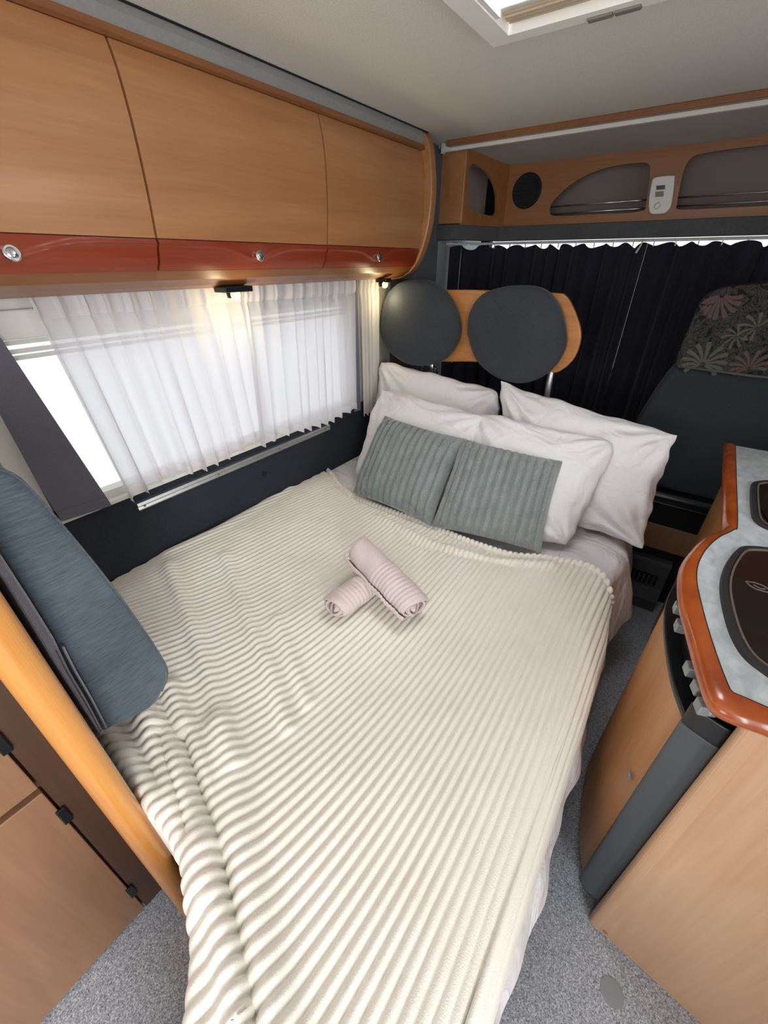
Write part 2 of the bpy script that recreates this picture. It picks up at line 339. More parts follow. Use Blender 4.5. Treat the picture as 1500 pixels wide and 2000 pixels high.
# grey cove between lockers and ceiling
cv = [(XL, 1.947), (-1.157, 1.947), (-1.151, 1.930), (-1.149, 1.905), (XL, 1.905)]
structure(prism('trim_3', cv, lambda u, v, d: (u, d, v), .0, 1.90, 'cove_grey'))
structure(box('shadow_gap_strip', -1.156, -1.150, .0, 1.94, 1.9472, 1.9495, 'matt_black'))  # black strip drawn in for the shadow gap between cove and ceiling
# reading lights under the lockers
def reading_light(px, label, y0, y1):
    p = onx(px, -1.25); t = thing('reading_light', label, 'lamp', (-1.25, p[1], 1.40), 'reading lights under the lockers')
    box('base', -1.275, -1.215, p[1]+y0, p[1]+y1, 1.415, 1.432, 'black_plastic', t, bev=.003)
    lathe('housing', [(.017, 0), (.019, .012), (.016, .016)], (-1.245, p[1], 1.399), (0, 0, 1), 'black_plastic', t, 20)
    lathe('lens', [(.016, 0), (.0145, .006), (.010, .011), (.004, .013)], (-1.232, p[1], 1.408), (.85, -.25, -.5), 'lamp_glow', t, 20, True, label='glowing warm lens')
    L = bpy.data.lights.new('lamp_beam', 'POINT'); L.energy = .5; L.color = (1, .85, .5); L.shadow_soft_size = .015
    o = bpy.data.objects.new('lamp_beam', L); COL.objects.link(o); o.parent = t; o.location = (.03, 0, -.045)
reading_light((450, 562), 'small lit reading light on a black base above the curtain join', -.045, .06)
reading_light((745, 546), 'small lit reading light by the narrow cream curtain', -.012, .03)

# ================================================================== curtains of the side window
def curtain(name, label, y0, y1, zt, zb, x0, amp, nf, mat, parent=None, group=None, skew=(0, 0), head=.05, seed=0, zb_fn=None, heading=None, top_amp=.5):
    rg = np.random.default_rng(seed); ny, nz = nf*14+1, 46
    ph = np.linspace(0, 1, ny); warp = np.cumsum(.55+rg.random(nf*2+2)); warp = np.interp(np.linspace(0, 1, ny), np.linspace(0, 1, len(warp)), (warp-warp[0])/(warp[-1]-warp[0]))
    fold = np.sin(2*np.pi*nf*warp); ampv = np.interp(ph, np.linspace(0, 1, nf+1), .55+.6*rg.random(nf+1))
    drift = np.interp(ph, np.linspace(0, 1, 8), rg.normal(0, .4, 8))
    V = np.zeros((ny, nz, 3))
    for k in range(nz):
        s = k/(nz-1)
        s = s**1.2
        zbv = zb+(zb_fn(ph) if zb_fn is not None else 0)
        z = zt+(zbv-zt)*s - .006*s*fold
        pinch = np.clip((s*(zt-zb)-head)/.05, -1, 1)
        a = amp*(top_amp+(1-top_amp)*np.clip(s*2.2, 0, 1))*ampv
        fine = np.sin(2*np.pi*nf*2.6*warp+1)*.004*np.exp(-((s*(zt-zb)-head*.6)/.035)**2)
        x = x0+a*(fold+.35*np.sin(2*np.pi*nf*warp*1.7+seed)*s)+fine-.006*np.exp(-((s*(zt-zb)-head)/.012)**2)+.01*drift*s
        y = y0+(y1-y0)*ph+(skew[0]+(skew[1]-skew[0])*ph)*s+.006*np.cos(2*np.pi*nf*warp)
        V[:, k] = np.stack([x, y, np.broadcast_to(z, x.shape)], 1)
    Q = grid_faces(ny, nz)
    o = mk_np(name, V.reshape(-1, 3), Q, mat, parent, label=label, cat='curtain' if parent is None else None, group=group, origin=None if parent else (x0, (y0+y1)/2, zb)) if parent is None else mk_np(name, V.reshape(-1, 3), Q, mat, parent)
    if heading:
        kk = int(nz*.16); S = V[:, :kk].copy(); S[:, :, 0] += .003
        mk_np('heading_tape', S.reshape(-1, 3), grid_faces(ny, kk), heading, o)
        S = V[:, -3:].copy(); S[:, :, 0] += .0015; mk_np('hem', S.reshape(-1, 3), grid_faces(ny, 3), heading, o)
    return o
curtain('sheer_curtain', 'wide white sheer curtain beside the slanting grey flap', .395, 1.03, 1.428, .862, -1.323, .015, 11, 'sheer_white', group='sheer curtains of the side window', skew=(.055, .02), seed=1, zb_fn=lambda p: .012*np.sin(p*9)-.02*np.exp(-((p-.05)/.1)**2), heading='sheer_heading')
curtain('sheer_curtain', 'white sheer curtain hanging next to the narrow cream curtain', 1.00, 1.60, 1.428, .862, -1.296, .013, 10, 'sheer_white', group='sheer curtains of the side window', skew=(-.03, -.02), seed=5, zb_fn=lambda p: -.015*p+.01*np.sin(p*8), heading='sheer_heading')
curtain('side_curtain', 'narrow cream gathered curtain beside the headrests', 1.66, 1.80, 1.43, .80, -1.31, .012, 5, 'cream_curtain', group='cream side curtains', seed=8, top_amp=.9)
curtain('side_curtain', 'cream gathered curtain half hidden by the blue cushion', .04, .235, 1.43, .80, -1.31, .012, 5, 'cream_curtain', group='cream side curtains', seed=9, top_amp=.9, skew=(0, .02))
fl = [onx(p, -1.34)[1:] for p in [(215, 985), (118, 1016), (20, 870), (-20, 770), (-150, 560), (-100, 545), (0, 662), (110, 828)]]
g = mk('window_flap', *prism_vf([tuple(p) for p in fl], yz, -1.336, -1.328), 'window_grey', label='dark grey fabric flap slanting beside the sheer curtain', cat='flap', group='grey window flaps')
pf = [tuple(onx(p, -1.327)[1:]) for p in [(212, 977), (117, 1008), (113, 1000), (207, 970)]]
prism('hem', pf, yz, -1.328, -1.326, 'window_grey', g)
g2 = box('window_flap', -1.332, -1.322, 1.608, 1.655, .83, 1.425, 'window_grey', bev=.003, label='narrow upright dark grey strip between sheer and cream curtain', cat='flap', group='grey window flaps')
rl = thing('wall_rail', 'aluminium rail screwed to the navy wall below the window', 'rail', (-1.35, .95, .79))
prism('profile', [(-1.36, .785), (-1.343, .785), (-1.340, .790), (-1.345, .797), (-1.340, .803), (-1.343, .812), (-1.36, .812)], lambda u, v, d: (u, d, v), .478, 1.43, 'aluminium', rl)
for y in (.50, .79, 1.10, 1.40): lathe('screw', [(.004, 0), (.004, .002), (.002, .003)], (-1.343, y, .797), (1, 0, 0), 'grey_plastic', rl, 12)
structure(box('trim_5', XL, -1.33, 1.83, 1.90, .80, 1.42, 'pillar_plastic', bev=.006))

# ================================================================== roof hatch
t = thing('roof_hatch', 'cream framed roof hatch with pleated blind in the ceiling', 'roof hatch', (-.28, .97, 1.92))
ox0, ox1, oy0, oy1 = -.603, .04, .64, 1.29
def ring_vf(o, i, z0, z1, zi):
    a = [(o[0], o[2]), (o[1], o[2]), (o[1], o[3]), (o[0], o[3])]; c = [(i[0], i[2]), (i[1], i[2]), (i[1], i[3]), (i[0], i[3])]
    V = [(x, y, z1) for x, y in a]+[(x, y, z0) for x, y in [(p[0]*.97+.03*-.28, p[1]*.97+.03*.97) for p in a]]+[(x, y, z0) for x, y in c]+[(x, y, zi) for x, y in c]
    F = []
    for k in range(4):
        j = (k+1) % 4
        for r in range(3): F.append([r*4+k, r*4+j, r*4+4+j, r*4+4+k])
    return V, F
mk('frame', *ring_vf((ox0, ox1, oy0, oy1), (HX0+.002, HX1-.002, HY0+.002, HY1-.002), 1.926, 1.9495, 2.05), 'hatch_plastic', t)
bl = thing('x', '', '', (0, 0, 0)); bpy.data.objects.remove(bl)
bx = box('blind', HX0+.006, HX1-.006, 1.185, 1.238, 1.940, 1.962, 'blind_beige', t, bev=.004)
for y in (1.196, 1.208, 1.22): box('pleat', HX0+.01, HX1-.01, y, y+.006, 1.937, 1.9405, 'blind_beige', bx)
box('blind_pull', HX0+.006, HX1-.006, 1.165, 1.183, 1.941, 1.966, 'white_plastic', t, bev=.003)
box('side_seal', HX0+.003, HX0+.012, HY0+.01, 1.17, 1.93, 1.97, 'white_plastic', t)
# faceted acrylic dome
nx, ny_ = 12, 12; V = []
for a in range(nx):
    for c in range(ny_):
        u, v = a/(nx-1), c/(ny_-1); hgt = .05*(1-abs(2*u-1)**4)*(1-abs(2*v-1)**4)+.006*math.sin(14*u+9*v)
        V.append((HX0+(HX1-HX0)*u, HY0+(HY1-HY0)*v, 2.045+hgt))
mk('dome', V, grid_faces(nx, ny_), 'hatch_glass', t, smooth=True)
for px in ((1172, 29), (1226, 13)):
    p = onz(px, 1.927); box('latch', p[0]-.024, p[0]+.024, 1.263, 1.281, 1.922, 1.928, 'grey_plastic', t, bev=.002)

# ================================================================== cab entrance: rail, shelf, curtains
cr = thing('partition_rail', 'white curtain rail across the ceiling before the cab', 'rail', (-.2, 2.15, 1.91))
box('track', -1.19, XR-.01, 2.137, 2.158, 1.918, 1.9495, 'white_plastic', cr, bev=.003)
box('end_stop', -1.197, -1.188, 2.134, 2.161, 1.914, 1.9495, 'white_plastic', cr)
YC = 2.5; A = (-1.104, 2.2); Bp = (-1.005, 2.5)
sh = thing('cab_shelf', 'wooden cab shelf with cut-out openings and a round speaker', 'shelf', (-.3, 2.4, 1.65))
box('upright', -1.240, -1.100, 2.200, 2.225, 1.655, 1.949, 'cabinet_wood', sh, bev=.004)
uB = np.array([Bp[0]-A[0], Bp[1]-A[1]]); LB = np.linalg.norm(uB); uB /= LB; nB = np.array([uB[1], -uB[0]])
def mapB(u, v, d): return (A[0]+uB[0]*u+nB[0]*d, A[1]+uB[1]*u+nB[1]*d, v)
nB3 = np.array([nB[0], nB[1], 0]); A3 = np.array([A[0], A[1], 1.7])
def pB(p): q = onplane(p, A3, nB3)[:3]; return ((q[0]-A[0])*uB[0]+(q[1]-A[1])*uB[1], q[2])
hB = [pB(p) for p in [(916, 408), (915, 345), (922, 320), (940, 328), (955, 342), (967, 368), (970, 395), (966, 420), (940, 417)]]
hB = [tuple(p) for p in smooth_curve(hB+[hB[0]], 4)[:-1]]
sheet_with_holes('side_panel', [(0, 1.65), (LB, 1.65), (LB, 1.902), (0, 1.933)], [hB], mapB, -.012, 0, 'shelf_wood_shaded', sh)
mk('side_back', *prism_vf([(0, 1.65), (LB, 1.65), (LB, 1.90), (0, 1.90)], mapB, -.15, -.14), 'shelf_carpet', sh)
def pC(p): q = ony(p, YC); return (q[0], q[2])
h1 = [pC(p) for p in [(1073, 412), (1078, 396), (1108, 366), (1150, 340), (1200, 324), (1250, 318), (1266, 320), (1270, 335), (1262, 395), (1250, 413), (1170, 418), (1085, 422)]]
h1 = [tuple(p) for p in smooth_curve(h1+[h1[0]], 4)[:-1]]
h2 = [(-.238, 1.70), (-.246, 1.76), (-.25, 1.82), (-.236, 1.858), (-.19, 1.868), (-.05, 1.872), (.2, 1.872), (.42, 1.86), (.5, 1.80), (.52, 1.70), (.49, 1.688), (.2, 1.684), (-.1, 1.684), (-.222, 1.686)]
h2 = [tuple(p) for p in smooth_curve(h2+[h2[0]], 4)[:-1]]
mapC = lambda u, v, d: (u, YC+d, v)
sheet_with_holes('front_panel', [(Bp[0], 1.65), (XR-.002, 1.65), (XR-.002, 1.9015), (Bp[0], 1.9015)], [h1, h2], mapC, 0, .014, 'shelf_wood_shaded', sh)
box('shelf_back', -1.0, XR-.01, 2.66, 2.67, 1.65, 1.901, 'shelf_carpet', sh)
box('shelf_floor', -1.0, XR-.01, 2.514, 2.66, 1.652, 1.664, 'shelf_carpet', sh)
for zz in (1.700, 1.730):
    tube('guard_rail', [(-.80, 2.522, zz-.004), (-.30, 2.522, zz)], .0030, 'chrome', sh, 8)
    tube('guard_rail', [(-.27, 2.522, zz), (.56, 2.522, zz)], .0030, 'chrome', sh, 8)
sp = ony((1029, 373), YC-.002)
spk = lathe('speaker', [(.072, 0), (.072, .006), (.066, .010), (.060, .006), (.03, .004), (.008, .007)], (sp[0], YC, sp[2]), (0, -1, 0), 'matt_black', sh, 32, True)
for q in range(7): tube('grille_bar', [(sp[0]-.058*math.cos(math.asin(abs(q-3)/4)), YC-.008, sp[2]+(q-3)*.015), (sp[0]+.058*math.cos(math.asin(abs(q-3)/4)), YC-.008, sp[2]+(q-3)*.015)], .0018, 'matt_black', spk, 6)
# folded red cloth glimpsed in the side opening
c0 = mapB(.20, 1.70, -.07)
prism('folded_cloth', [(-.05, 0), (.05, 0), (.055, .02), (.03, .035), (-.03, .038), (-.055, .02)], lambda u, v, d: mapB(.2+u, 1.665+v, d), -.11, -.04, 'red_cloth', None, bev=.006, label='folded dark red cloth lying inside the small side opening', cat='cloth')
# grey padded header under the shelf
hd = [(-1.24, 2.185), (A[0]-.005, 2.185), (Bp[0]-.012, YC-.02), (XR, YC-.02), (XR, YC+.03), (-1.04, YC+.03), (-1.13, 2.24), (-1.24, 2.24)]
structure(prism('trim_6', hd, xy, 1.588, 1.651, 'header_grey', bev=.004))
# wall control unit
cu = thing('control_unit', 'small white wall control with two dark displays and a dial', 'control panel', (*ony((1290, 418), YC)[:1], YC, 1.67))
cp = [ony(p, YC-.012)[[0, 2]] for p in [(1274, 352), (1282, 346), (1314, 343), (1318, 350), (1312, 398), (1304, 412), (1296, 417), (1274, 418), (1268, 410), (1268, 385)]]
prism('casing', [tuple(p) for p in smooth_curve(cp+[cp[0]], 3)[:-1]], xz, YC-.018, YC-.0005, 'white_plastic', cu, bev=.003)
def cpr(x0, y0, x1, y1, nm, mt, d=.021):
    a = [ony(p, YC-.018)[[0, 2]] for p in [(x0, y0), (x1, y0-1.5), (x1, y1-1.5), (x0, y1)]]; prism(nm, [tuple(p) for p in a], xz, YC-d, YC-.0175, mt, cu)
cpr(1282, 363, 1299, 371, 'display', 'screen_dark'); cpr(1280, 375, 1296, 385, 'display', 'grey_plastic')
dl = ony((1284, 402), YC-.018); lathe('dial', [(.012, 0), (.012, .005), (.009, .008), (.003, .008)], (dl[0], YC-.018, dl[2]), (0, -1, 0), 'white_plastic', cu, 24, True)
# dark cab curtains on a white track
ct = thing('cab_curtain_track', 'white curtain track under the grey cab header', 'rail', (-.2, 2.53, 1.58))
tube('track', [tuple(p) for p in smooth_curve([(-1.26, 2.36, 1.578), (-1.20, 2.47, 1.578), (-1.10, 2.535, 1.58), (-.3, 2.54, 1.58), (XR-.02, 2.54, 1.58)], 6)], .006, 'white_plastic', ct, 8)
def dark_curtain(label, xa, xb, nf, seed, arc):
    rg = np.random.default_rng(seed); nu, nv = nf*10+1, 40; ph = np.linspace(0, 1, nu)
    wp = np.cumsum(.5+rg.random(nf*2)); wp = np.interp(ph, np.linspace(0, 1, len(wp)), (wp-wp[0])/(wp[-1]-wp[0])); fold = np.sin(2*np.pi*nf*wp); am = np.interp(ph, np.linspace(0, 1, nf), .4+.8*rg.random(nf))
    V = np.zeros((nu, nv, 3))
    for k in range(nv):
        s = k/(nv-1); x = xa+(xb-xa)*ph; y = 2.535+.034*am*fold*(.6+.4*s)+.008*np.sin(2*np.pi*nf*wp*.37+seed)
        if arc: y -= .18*np.clip((-1.13-x)/.12, 0, 1)**1.6
        zt = 1.572-.022*am*(.5+.5*np.sin(2*np.pi*nf*.8*wp+seed))
        V[:, k] = np.stack([x+.004*np.cos(2*np.pi*nf*wp), y, zt+(.55-zt)*s], 1)
    o = mk_np('cab_curtain', V.reshape(-1, 3), grid_faces(nu, nv), 'black_curtain', label=label, cat='curtain', group='dark cab curtains', origin=((xa+xb)/2, 2.53, .55))
    return o
d1 = dark_curtain('black pleated curtain behind the two round headrests', -1.245, -.316, 13, 3, True)
d2 = dark_curtain('black pleated curtain behind the patterned cab seat', -.3145, .80, 14, 6, False)
for k in range(20): box('curtain_hook', -1.05+.085*k-.002, -1.05+.085*k+.002, 2.526, 2.532, 1.556, 1.585, 'white_plastic', ct)
tube('draw_cord', [(-.33, 2.505, 1.585), (-.333, 2.503, 1.56), (-.345, 2.502, 1.53)], [.002, .003, .005], 'white_plastic', ct, 8)

# ================================================================== bench backrest and headrests
bb = thing('bench_backrest', 'dark bench backrest standing behind the white pillows', 'backrest', (-.82, 1.96, .3))
box('panel', -1.33, -.33, 1.955, 1.985, .3, .93, 'dark_wood', bb, bev=.006)
box('cushion', -1.32, -.34, 1.945, 1.957, .5, .92, 'charcoal_velour', bb, bev=.004)
box('side_panel', -1.345, -1.20, 1.985, 2.0, .3, 1.42, 'dark_wood', bb, bev=.003)
hr = thing('headrest_board', 'beech board carrying two round charcoal headrest pads on posts', 'headrest', (-.82, 1.87, 1.0))
YB = 1.87
brd = [ony(p, YB)[[0, 2]] for p in [(757, 640), (762, 590), (790, 566), (850, 566), (930, 566), (1010, 569), (1085, 572), (1105, 577), (1120, 600), (1134, 640), (1133, 672), (1118, 705), (1088, 727), (1060, 720), (1000, 712), (930, 706), (860, 706), (800, 706), (768, 680)]]
prism('board', [tuple(p) for p in smooth_curve(brd+[brd[0]], 4)[:-1]], xz, YB-.011, YB+.011, 'beech_x', hr, bev=.004)
def pad(pts, label):
    P = smooth_curve([ony(p, YB-.03)[[0, 2]] for p in pts]+[ony(pts[0], YB-.03)[[0, 2]]], 5)[:-1]; c = P.mean(0); V, F = [], []; n = len(P)
    rings = [(.86, YB-.011), (.97, YB-.016), (1.0, YB-.028), (1.0, YB-.05), (.975, YB-.064), (.93, YB-.072), (.80, YB-.080), (.5, YB-.086), (.2, YB-.088)]
    for s, y in rings: V += [(c[0]+(q[0]-c[0])*s, y, c[1]+(q[1]-c[1])*s) for q in P]
    for r in range(len(rings)-1):
        for k in range(n): F.append([r*n+k, r*n+(k+1) % n, r*n+n+(k+1) % n, r*n+n+k])
    F.append(list(range(n))[::-1]); F.append([(len(rings)-1)*n+k for k in range(n)])
    o = mk('pad', V, F, 'charcoal_velour', hr, smooth=True, label=label)
    tube('piping', [(c[0]+(q[0]-c[0])*.985, YB-.058, c[1]+(q[1]-c[1])*.985) for q in list(P)+[P[0]]], .003, 'charcoal_velour', o, 6)
pad([(750, 620), (760, 580), (785, 553), (825, 546), (862, 558), (890, 595), (902, 640), (893, 675), (868, 703), (832, 713), (795, 706), (765, 682), (751, 650)], 'round charcoal pad by the window wall')
pad([(918, 650), (922, 610), (945, 576), (985, 560), (1030, 557), (1068, 566), (1095, 598), (1107, 645), (1105, 680), (1085, 715), (1055, 738), (1015, 746), (970, 732), (935, 700)], 'large round charcoal pad')
for px, mt, rr in (((1073, 735), 'aluminium', .013), ((840, 712), 'chrome', .014)):
    p = ony(px, YB+.02); tube('post', [(p[0], YB+.02, 1.22), (p[0], YB+.045, 1.0), (p[0], YB+.055, .80)], rr, mt, hr, 14)
bk = thing('belt_buckle', 'chrome seat belt guide under the window-side headrest pad', 'belt guide', (-1.1, 1.93, 1.0))
p = ony((838, 728), 1.93)
box('plate', p[0]-.045, p[0]+.045, 1.925, 1.935, p[2]-.03, p[2]+.035, 'chrome', bk, bev=.008)
box('slot', p[0]-.032, p[0]+.032, 1.9235, 1.9255, p[2]-.008, p[2]+.006, 'matt_black', bk)
box('clasp', p[0]+.028, p[0]+.05, 1.92, 1.935, p[2]-.05, p[2]+.01, 'black_plastic', bk, bev=.004)

# ================================================================== cab seat, plinth and step
st = thing('cab_chair', 'dark cab chair with a floral patterned cover over its top', 'chair', (.2, 2.15, .43))
YS = 2.10
L = [(1235, 850), (1243, 820), (1275, 768), (1300, 733), (1320, 712)]
Lp = [ony(p, YS)[[0, 2]] for p in L]; CX = .215
lower = [tuple(p) for p in Lp]; mirror = [(2*CX-x, z) for x, z in lower[::-1]]
zcov = lower[-1][1]
bottom = [(lower[0][0]-.01, .60)]
prism('backrest', bottom+lower+mirror+[(2*CX-bottom[0][0], .60)], xz, YS, YS+.13, 'seat_fabric', st, bev=.03, seg=4)
cvp = [ony(p, YS-.008)[[0, 2]] for p in [(1318, 716), (1324, 690), (1345, 640), (1366, 592), (1382, 575), (1420, 560), (1500, 552)]]
cvl = [tuple(p) for p in smooth_curve(cvp, 4)]; cvm = [(2*CX-x, z) for x, z in cvl[::-1]]
cover = prism('cover', cvl+cvm, xz, YS-.014, YS+.14, 'seat_cover', st, bev=.025, seg=4, label='floral patterned grey and black seat cover')
zr = cvl[0][1]
tube('cover_hem', [(cvl[0][0]+.01, YS-.012, zr+.004), (CX, YS-.016, zr-.002), (2*CX-cvl[0][0]-.01, YS-.012, zr+.004)], .005, 'embroidery', cover, 8)
def petals(cx, cz, R, n, a0, a1, mat, wid=.24):
    parts = []
    for k in range(n):
        a = math.radians(a0+(a1-a0)*k/(n-1)); ln = R*(.72+.28*math.sin(math.pi*k/(n-1))); P = []
        for s in np.linspace(.12, 1, 9):
            bend = .25*(s**2)*(1 if a < math.pi/2 else -1)*(.3+abs(math.cos(a)))
            P.append((cx+ln*s*math.cos(a-bend), YS-.0165, cz+ln*s*math.sin(a-bend)))
        rad = [R*wid*.5*(.25+.75*s*(1 if s < .95 else .7)) for s in np.linspace(0, 1, 9)]
        v, f = tube_vf(P, rad, 8); v = [(x, YS-.014+(y-(YS-.0165))*.12, z) for x, y, z in v]; parts.append((v, f))
    return mk('embroidered_flower', *join_vf(parts), mat, cover, smooth=True)
q = ony((1372, 712), YS); petals(q[0], q[2], .085, 11, -15, 195, 'embroidery')
q = ony((1412, 572), YS); petals(q[0], q[2]-.005, .085, 9, 200, 340, 'embroidery_rose')
q = ony((1462, 720), YS); petals(q[0], q[2], .07, 9, 20, 200, 'embroidery_rose')
q = ony((1478, 640), YS); petals(q[0], q[2], .06, 7, 60, 260, 'embroidery')
q = ony((1440, 655), YS); petals(q[0], q[2], .05, 7, 100, 330, 'embroidery')
box('seat_base', -.06, .50, 2.06, 2.42, .435, .60, 'black_plastic', st, bev=.02, seg=3)
box('base_lip', -.04, .49, 2.045, 2.07, .548, .560, 'black_plastic', st, bev=.004)
pl = thing('seat_plinth', 'low wooden plinth board under the black cab seat base', 'plinth', (.2, 2.08, .0))
box('board', -.1, .56, 2.07, 2.09, .305, .435, 'locker_wood_dimmed', pl, bev=.003)
box('core', -.1, .56, 2.09, 2.6, .0, .43, 'matt_black', pl)
sp_ = thing('cab_step', 'dark grey plastic step with a vent grille beside the bed', 'step', (.2, 2.03, 0))
prism('riser', [(1.985, 0), (2.085, 0), (2.085, .255), (2.05, .255), (2.03, .245), (2.015, .12), (1.995, .075), (1.985, .06)], lambda u, v, d: (d, u, v), -.3, .24, 'step_plastic', sp_)
vg = box('vent_grille', .03, .205, 2.013, 2.022, .132, .19, 'matt_black', sp_)
for k in range(8): box('vent_bar', .045+.02*k, .052+.02*k, 2.009, 2.016, .136, .186, 'step_plastic', vg)

# ================================================================== kitchen
INN = [(1436, 870), (1438, 940), (1440, 1022), (1432, 1035), (1403, 1050), (1379, 1072), (1364, 1099), (1360, 1126), (1364, 1156), (1379, 1216), (1400, 1282), (1420, 1335), (1430, 1352), (1452, 1362), (1500, 1383)]
OUT = [(1412, 871), (1410, 945), (1409, 1016), (1412, 1037), (1370, 1057), (1343, 1084), (1326, 1111), (1322, 1144), (1326, 1189), (1340, 1243), (1360, 1318), (1376, 1365), (1398, 1393), (1440, 1414), (1500, 1434)]
ZT = .95
inn = [onz(p, ZT)[:2] for p in INN]; out = [onz(p, ZT-.02)[:2] for p in OUT]
for xx in (.04, .10, .2, .35): inn.append(np.array([inn[14][0]+xx, inn[14][1]+.001])); out.append(np.array([out[14][0]+xx, out[14][1]+.001]))
inn.append(np.array([XR, inn[-1][1]])); out.append(np.array([XR, out[-1][1]]))
out[2] = np.array([out[1][0], out[2][1]])
I5, O5 = smooth_curve(inn, 6), smooth_curve(out, 6)
wt = thing('worktop', 'grey marbled kitchen worktop with varnished orange wood edge', 'worktop', (.45, 1.2, .91))
top_poly = [tuple(p) for p in I5]+[(XR, inn[0][1])]
prism('slab', top_poly[::-1], xy, ZT-.036, ZT, 'laminate', wt)
V, F = [], []; na = 11
for a in range(na):
    th = math.pi*a/(na-1)
    for i_, o_ in zip(I5, O5):
        q = i_+(o_-i_)*math.sin(th)**.8; V.append((q[0], q[1], ZT-.019+.0205*math.cos(th)))
F = list(grid_faces(na, len(I5)))
mk('edge', V, F, 'edge_varnish', wt, smooth=True, label='rounded orange varnished edge')
tube('joint_line', [(p[0], p[1], ZT+.0003) for p in I5], .0016, 'groove', wt, 6)
def lid(name, label, pts, x1, y_sign, cat):
    c = [onz(p, ZT)[:2] for p in pts]; c = [np.array([x1, c[0][1]])]+c+[np.array([x1, c[-1][1]])]
    P = np.concatenate([[c[0]], smooth_curve(c[1:-1], 4), [c[-1]]]); cen = P.mean(0); t = thing(name, label, cat, (cen[0], cen[1], ZT))
    def sc(d): # inset outline by distance d
        n = len(P); R = []
        for k in range(n):
            tg = P[(k+1) % n]-P[k-1]; tg /= np.linalg.norm(tg)+1e-9; nn = np.array([-tg[1], tg[0]])
            if (cen-P[k])@nn < 0: nn = -nn
            R.append(P[k]+nn*d)
        return R
    def band(nm, d0, d1, z, mt):
        a, b_ = sc(d0), sc(d1); n = len(P)
        V = [(*q, ZT) for q in a]+[(*(q+(r_-q)*.15), z) for q, r_ in zip(a, b_)]+[(*(q+(r_-q)*.85), z) for q, r_ in zip(a, b_)]+[(*r_, z-.004) for r_ in b_]
        F = [[r*n+k, r*n+(k+1) % n, r*n+n+(k+1) % n, r*n+n+k] for r in range(3) for k in range(n)]
        return mk(nm, V, F, mt, t, smooth=False)
    band('rubber_frame', 0, .014, ZT+.007, 'rubber'); band('metal_trim', .013, .018, ZT+.0085, 'trim_metal')
    prism('glass_lid', [tuple(q) for q in sc(.018)], xy, ZT+.001, ZT+.006, 'hob_glass', t)
    return t
hob = lid('hob', 'brown glass hob lid set into the bulging part of the worktop', [(1500, 1073), (1466, 1070), (1440, 1073), (1418, 1099), (1406, 1132), (1406, 1168), (1418, 1222), (1436, 1264), (1460, 1294), (1500, 1324)], .62, 1, 'hob')
e0 = onz((1482, 1146), ZT+.007)
eye = [(-.024, 0), (-.012, .008), (0, .0105), (.014, .007), (.024, 0), (.014, -.007), (0, -.0105), (-.012, -.008)]
tube('emblem', [(e0[0]+u*.85+v*.5, e0[1]+v-u*.25, ZT+.0065) for u, v in eye+[eye[0]]], .0012, 'emblem', hob, 6)
tube('emblem', [(e0[0]-.008, e0[1]+.002, ZT+.0065), (e0[0]+.002, e0[1]-.004, ZT+.0065), (e0[0]+.010, e0[1]-.001, ZT+.0065)], .0011, 'emblem', hob, 6)
lid('sink', 'dark glass sink lid set into the narrow part of the worktop', [(1500, 941), (1476, 943), (1465, 951), (1466, 1004), (1478, 1024), (1500, 1036)], .62, 1, 'sink')
# narrow kitchen unit towards the cab
ku = thing('kitchen_unit', 'narrow wooden kitchen unit with a black recessed latch', 'cabinet', (.5, 1.6, 0))
box('body', .26, XR-.005, 1.20, 1.80, .03, .9095, 'panel_wood', ku)
dr = box('door', .240, .2595, 1.23, 1.79, .05, .89, 'fridge_wood', ku, bev=.003)
box('latch', .226, .242, 1.27, 1.32, .73, .87, 'black_plastic', dr, bev=.004)
box('latch_button', .220, .228, 1.275, 1.305, .725, .75, 'chrome', dr, bev=.003)
box('plinth', .275, XR-.01, 1.22, 1.79, 0, .03, 'matt_black', ku)
# fridge with bowed door
fg = thing('fridge', 'fridge with bowed wooden door and black control strip under the worktop', 'fridge', (.35, .9, 0))
FC = smooth_curve([(.192, .668), (.168, .74), (.149, .84), (.139, .93), (.140, 1.0), (.152, 1.07), (.176, 1.13), (.212, 1.19)], 6)
def offs(d): return [(x+d, y) for x, y in FC]
box('body', .25, XR-.005, .668, 1.195, .05, .909, 'matt_black', fg)
prism('door', [tuple(p) for p in FC]+[(.249, 1.19), (.249, .668)], xy, .07, .792, 'fridge_wood', fg, bev=.004, label='bowed light wood door')
prism('door_trim', offs(-.004)+[(.25, 1.19), (.25, .668)], xy, .792, .806, 'black_plastic', fg, bev=.003)
prism('control_strip', offs(.022)+[(.29, 1.19), (.29, .668)], xy, .806, .909, 'black_plastic', fg, bev=.004)
trimp = smooth_curve([(.196, .672), (.186, .660), (.190, .650), (.214, .640), (.238, .634), (.244, .640), (.246, .672)], 4)
prism('handle_post', [tuple(p) for p in trimp], xy, .065, .80, 'fridge_trim', fg, bev=.006, label='dark grey rounded door edge')
prism('handle_cap', [tuple(p) for p in trimp]+[], lambda u, v, d: (u, v, d), .801, .85, 'black_plastic', fg, bev=.004)
box('plinth', .27, XR-.01, .70, 1.19, 0, .05, 'matt_black', fg)
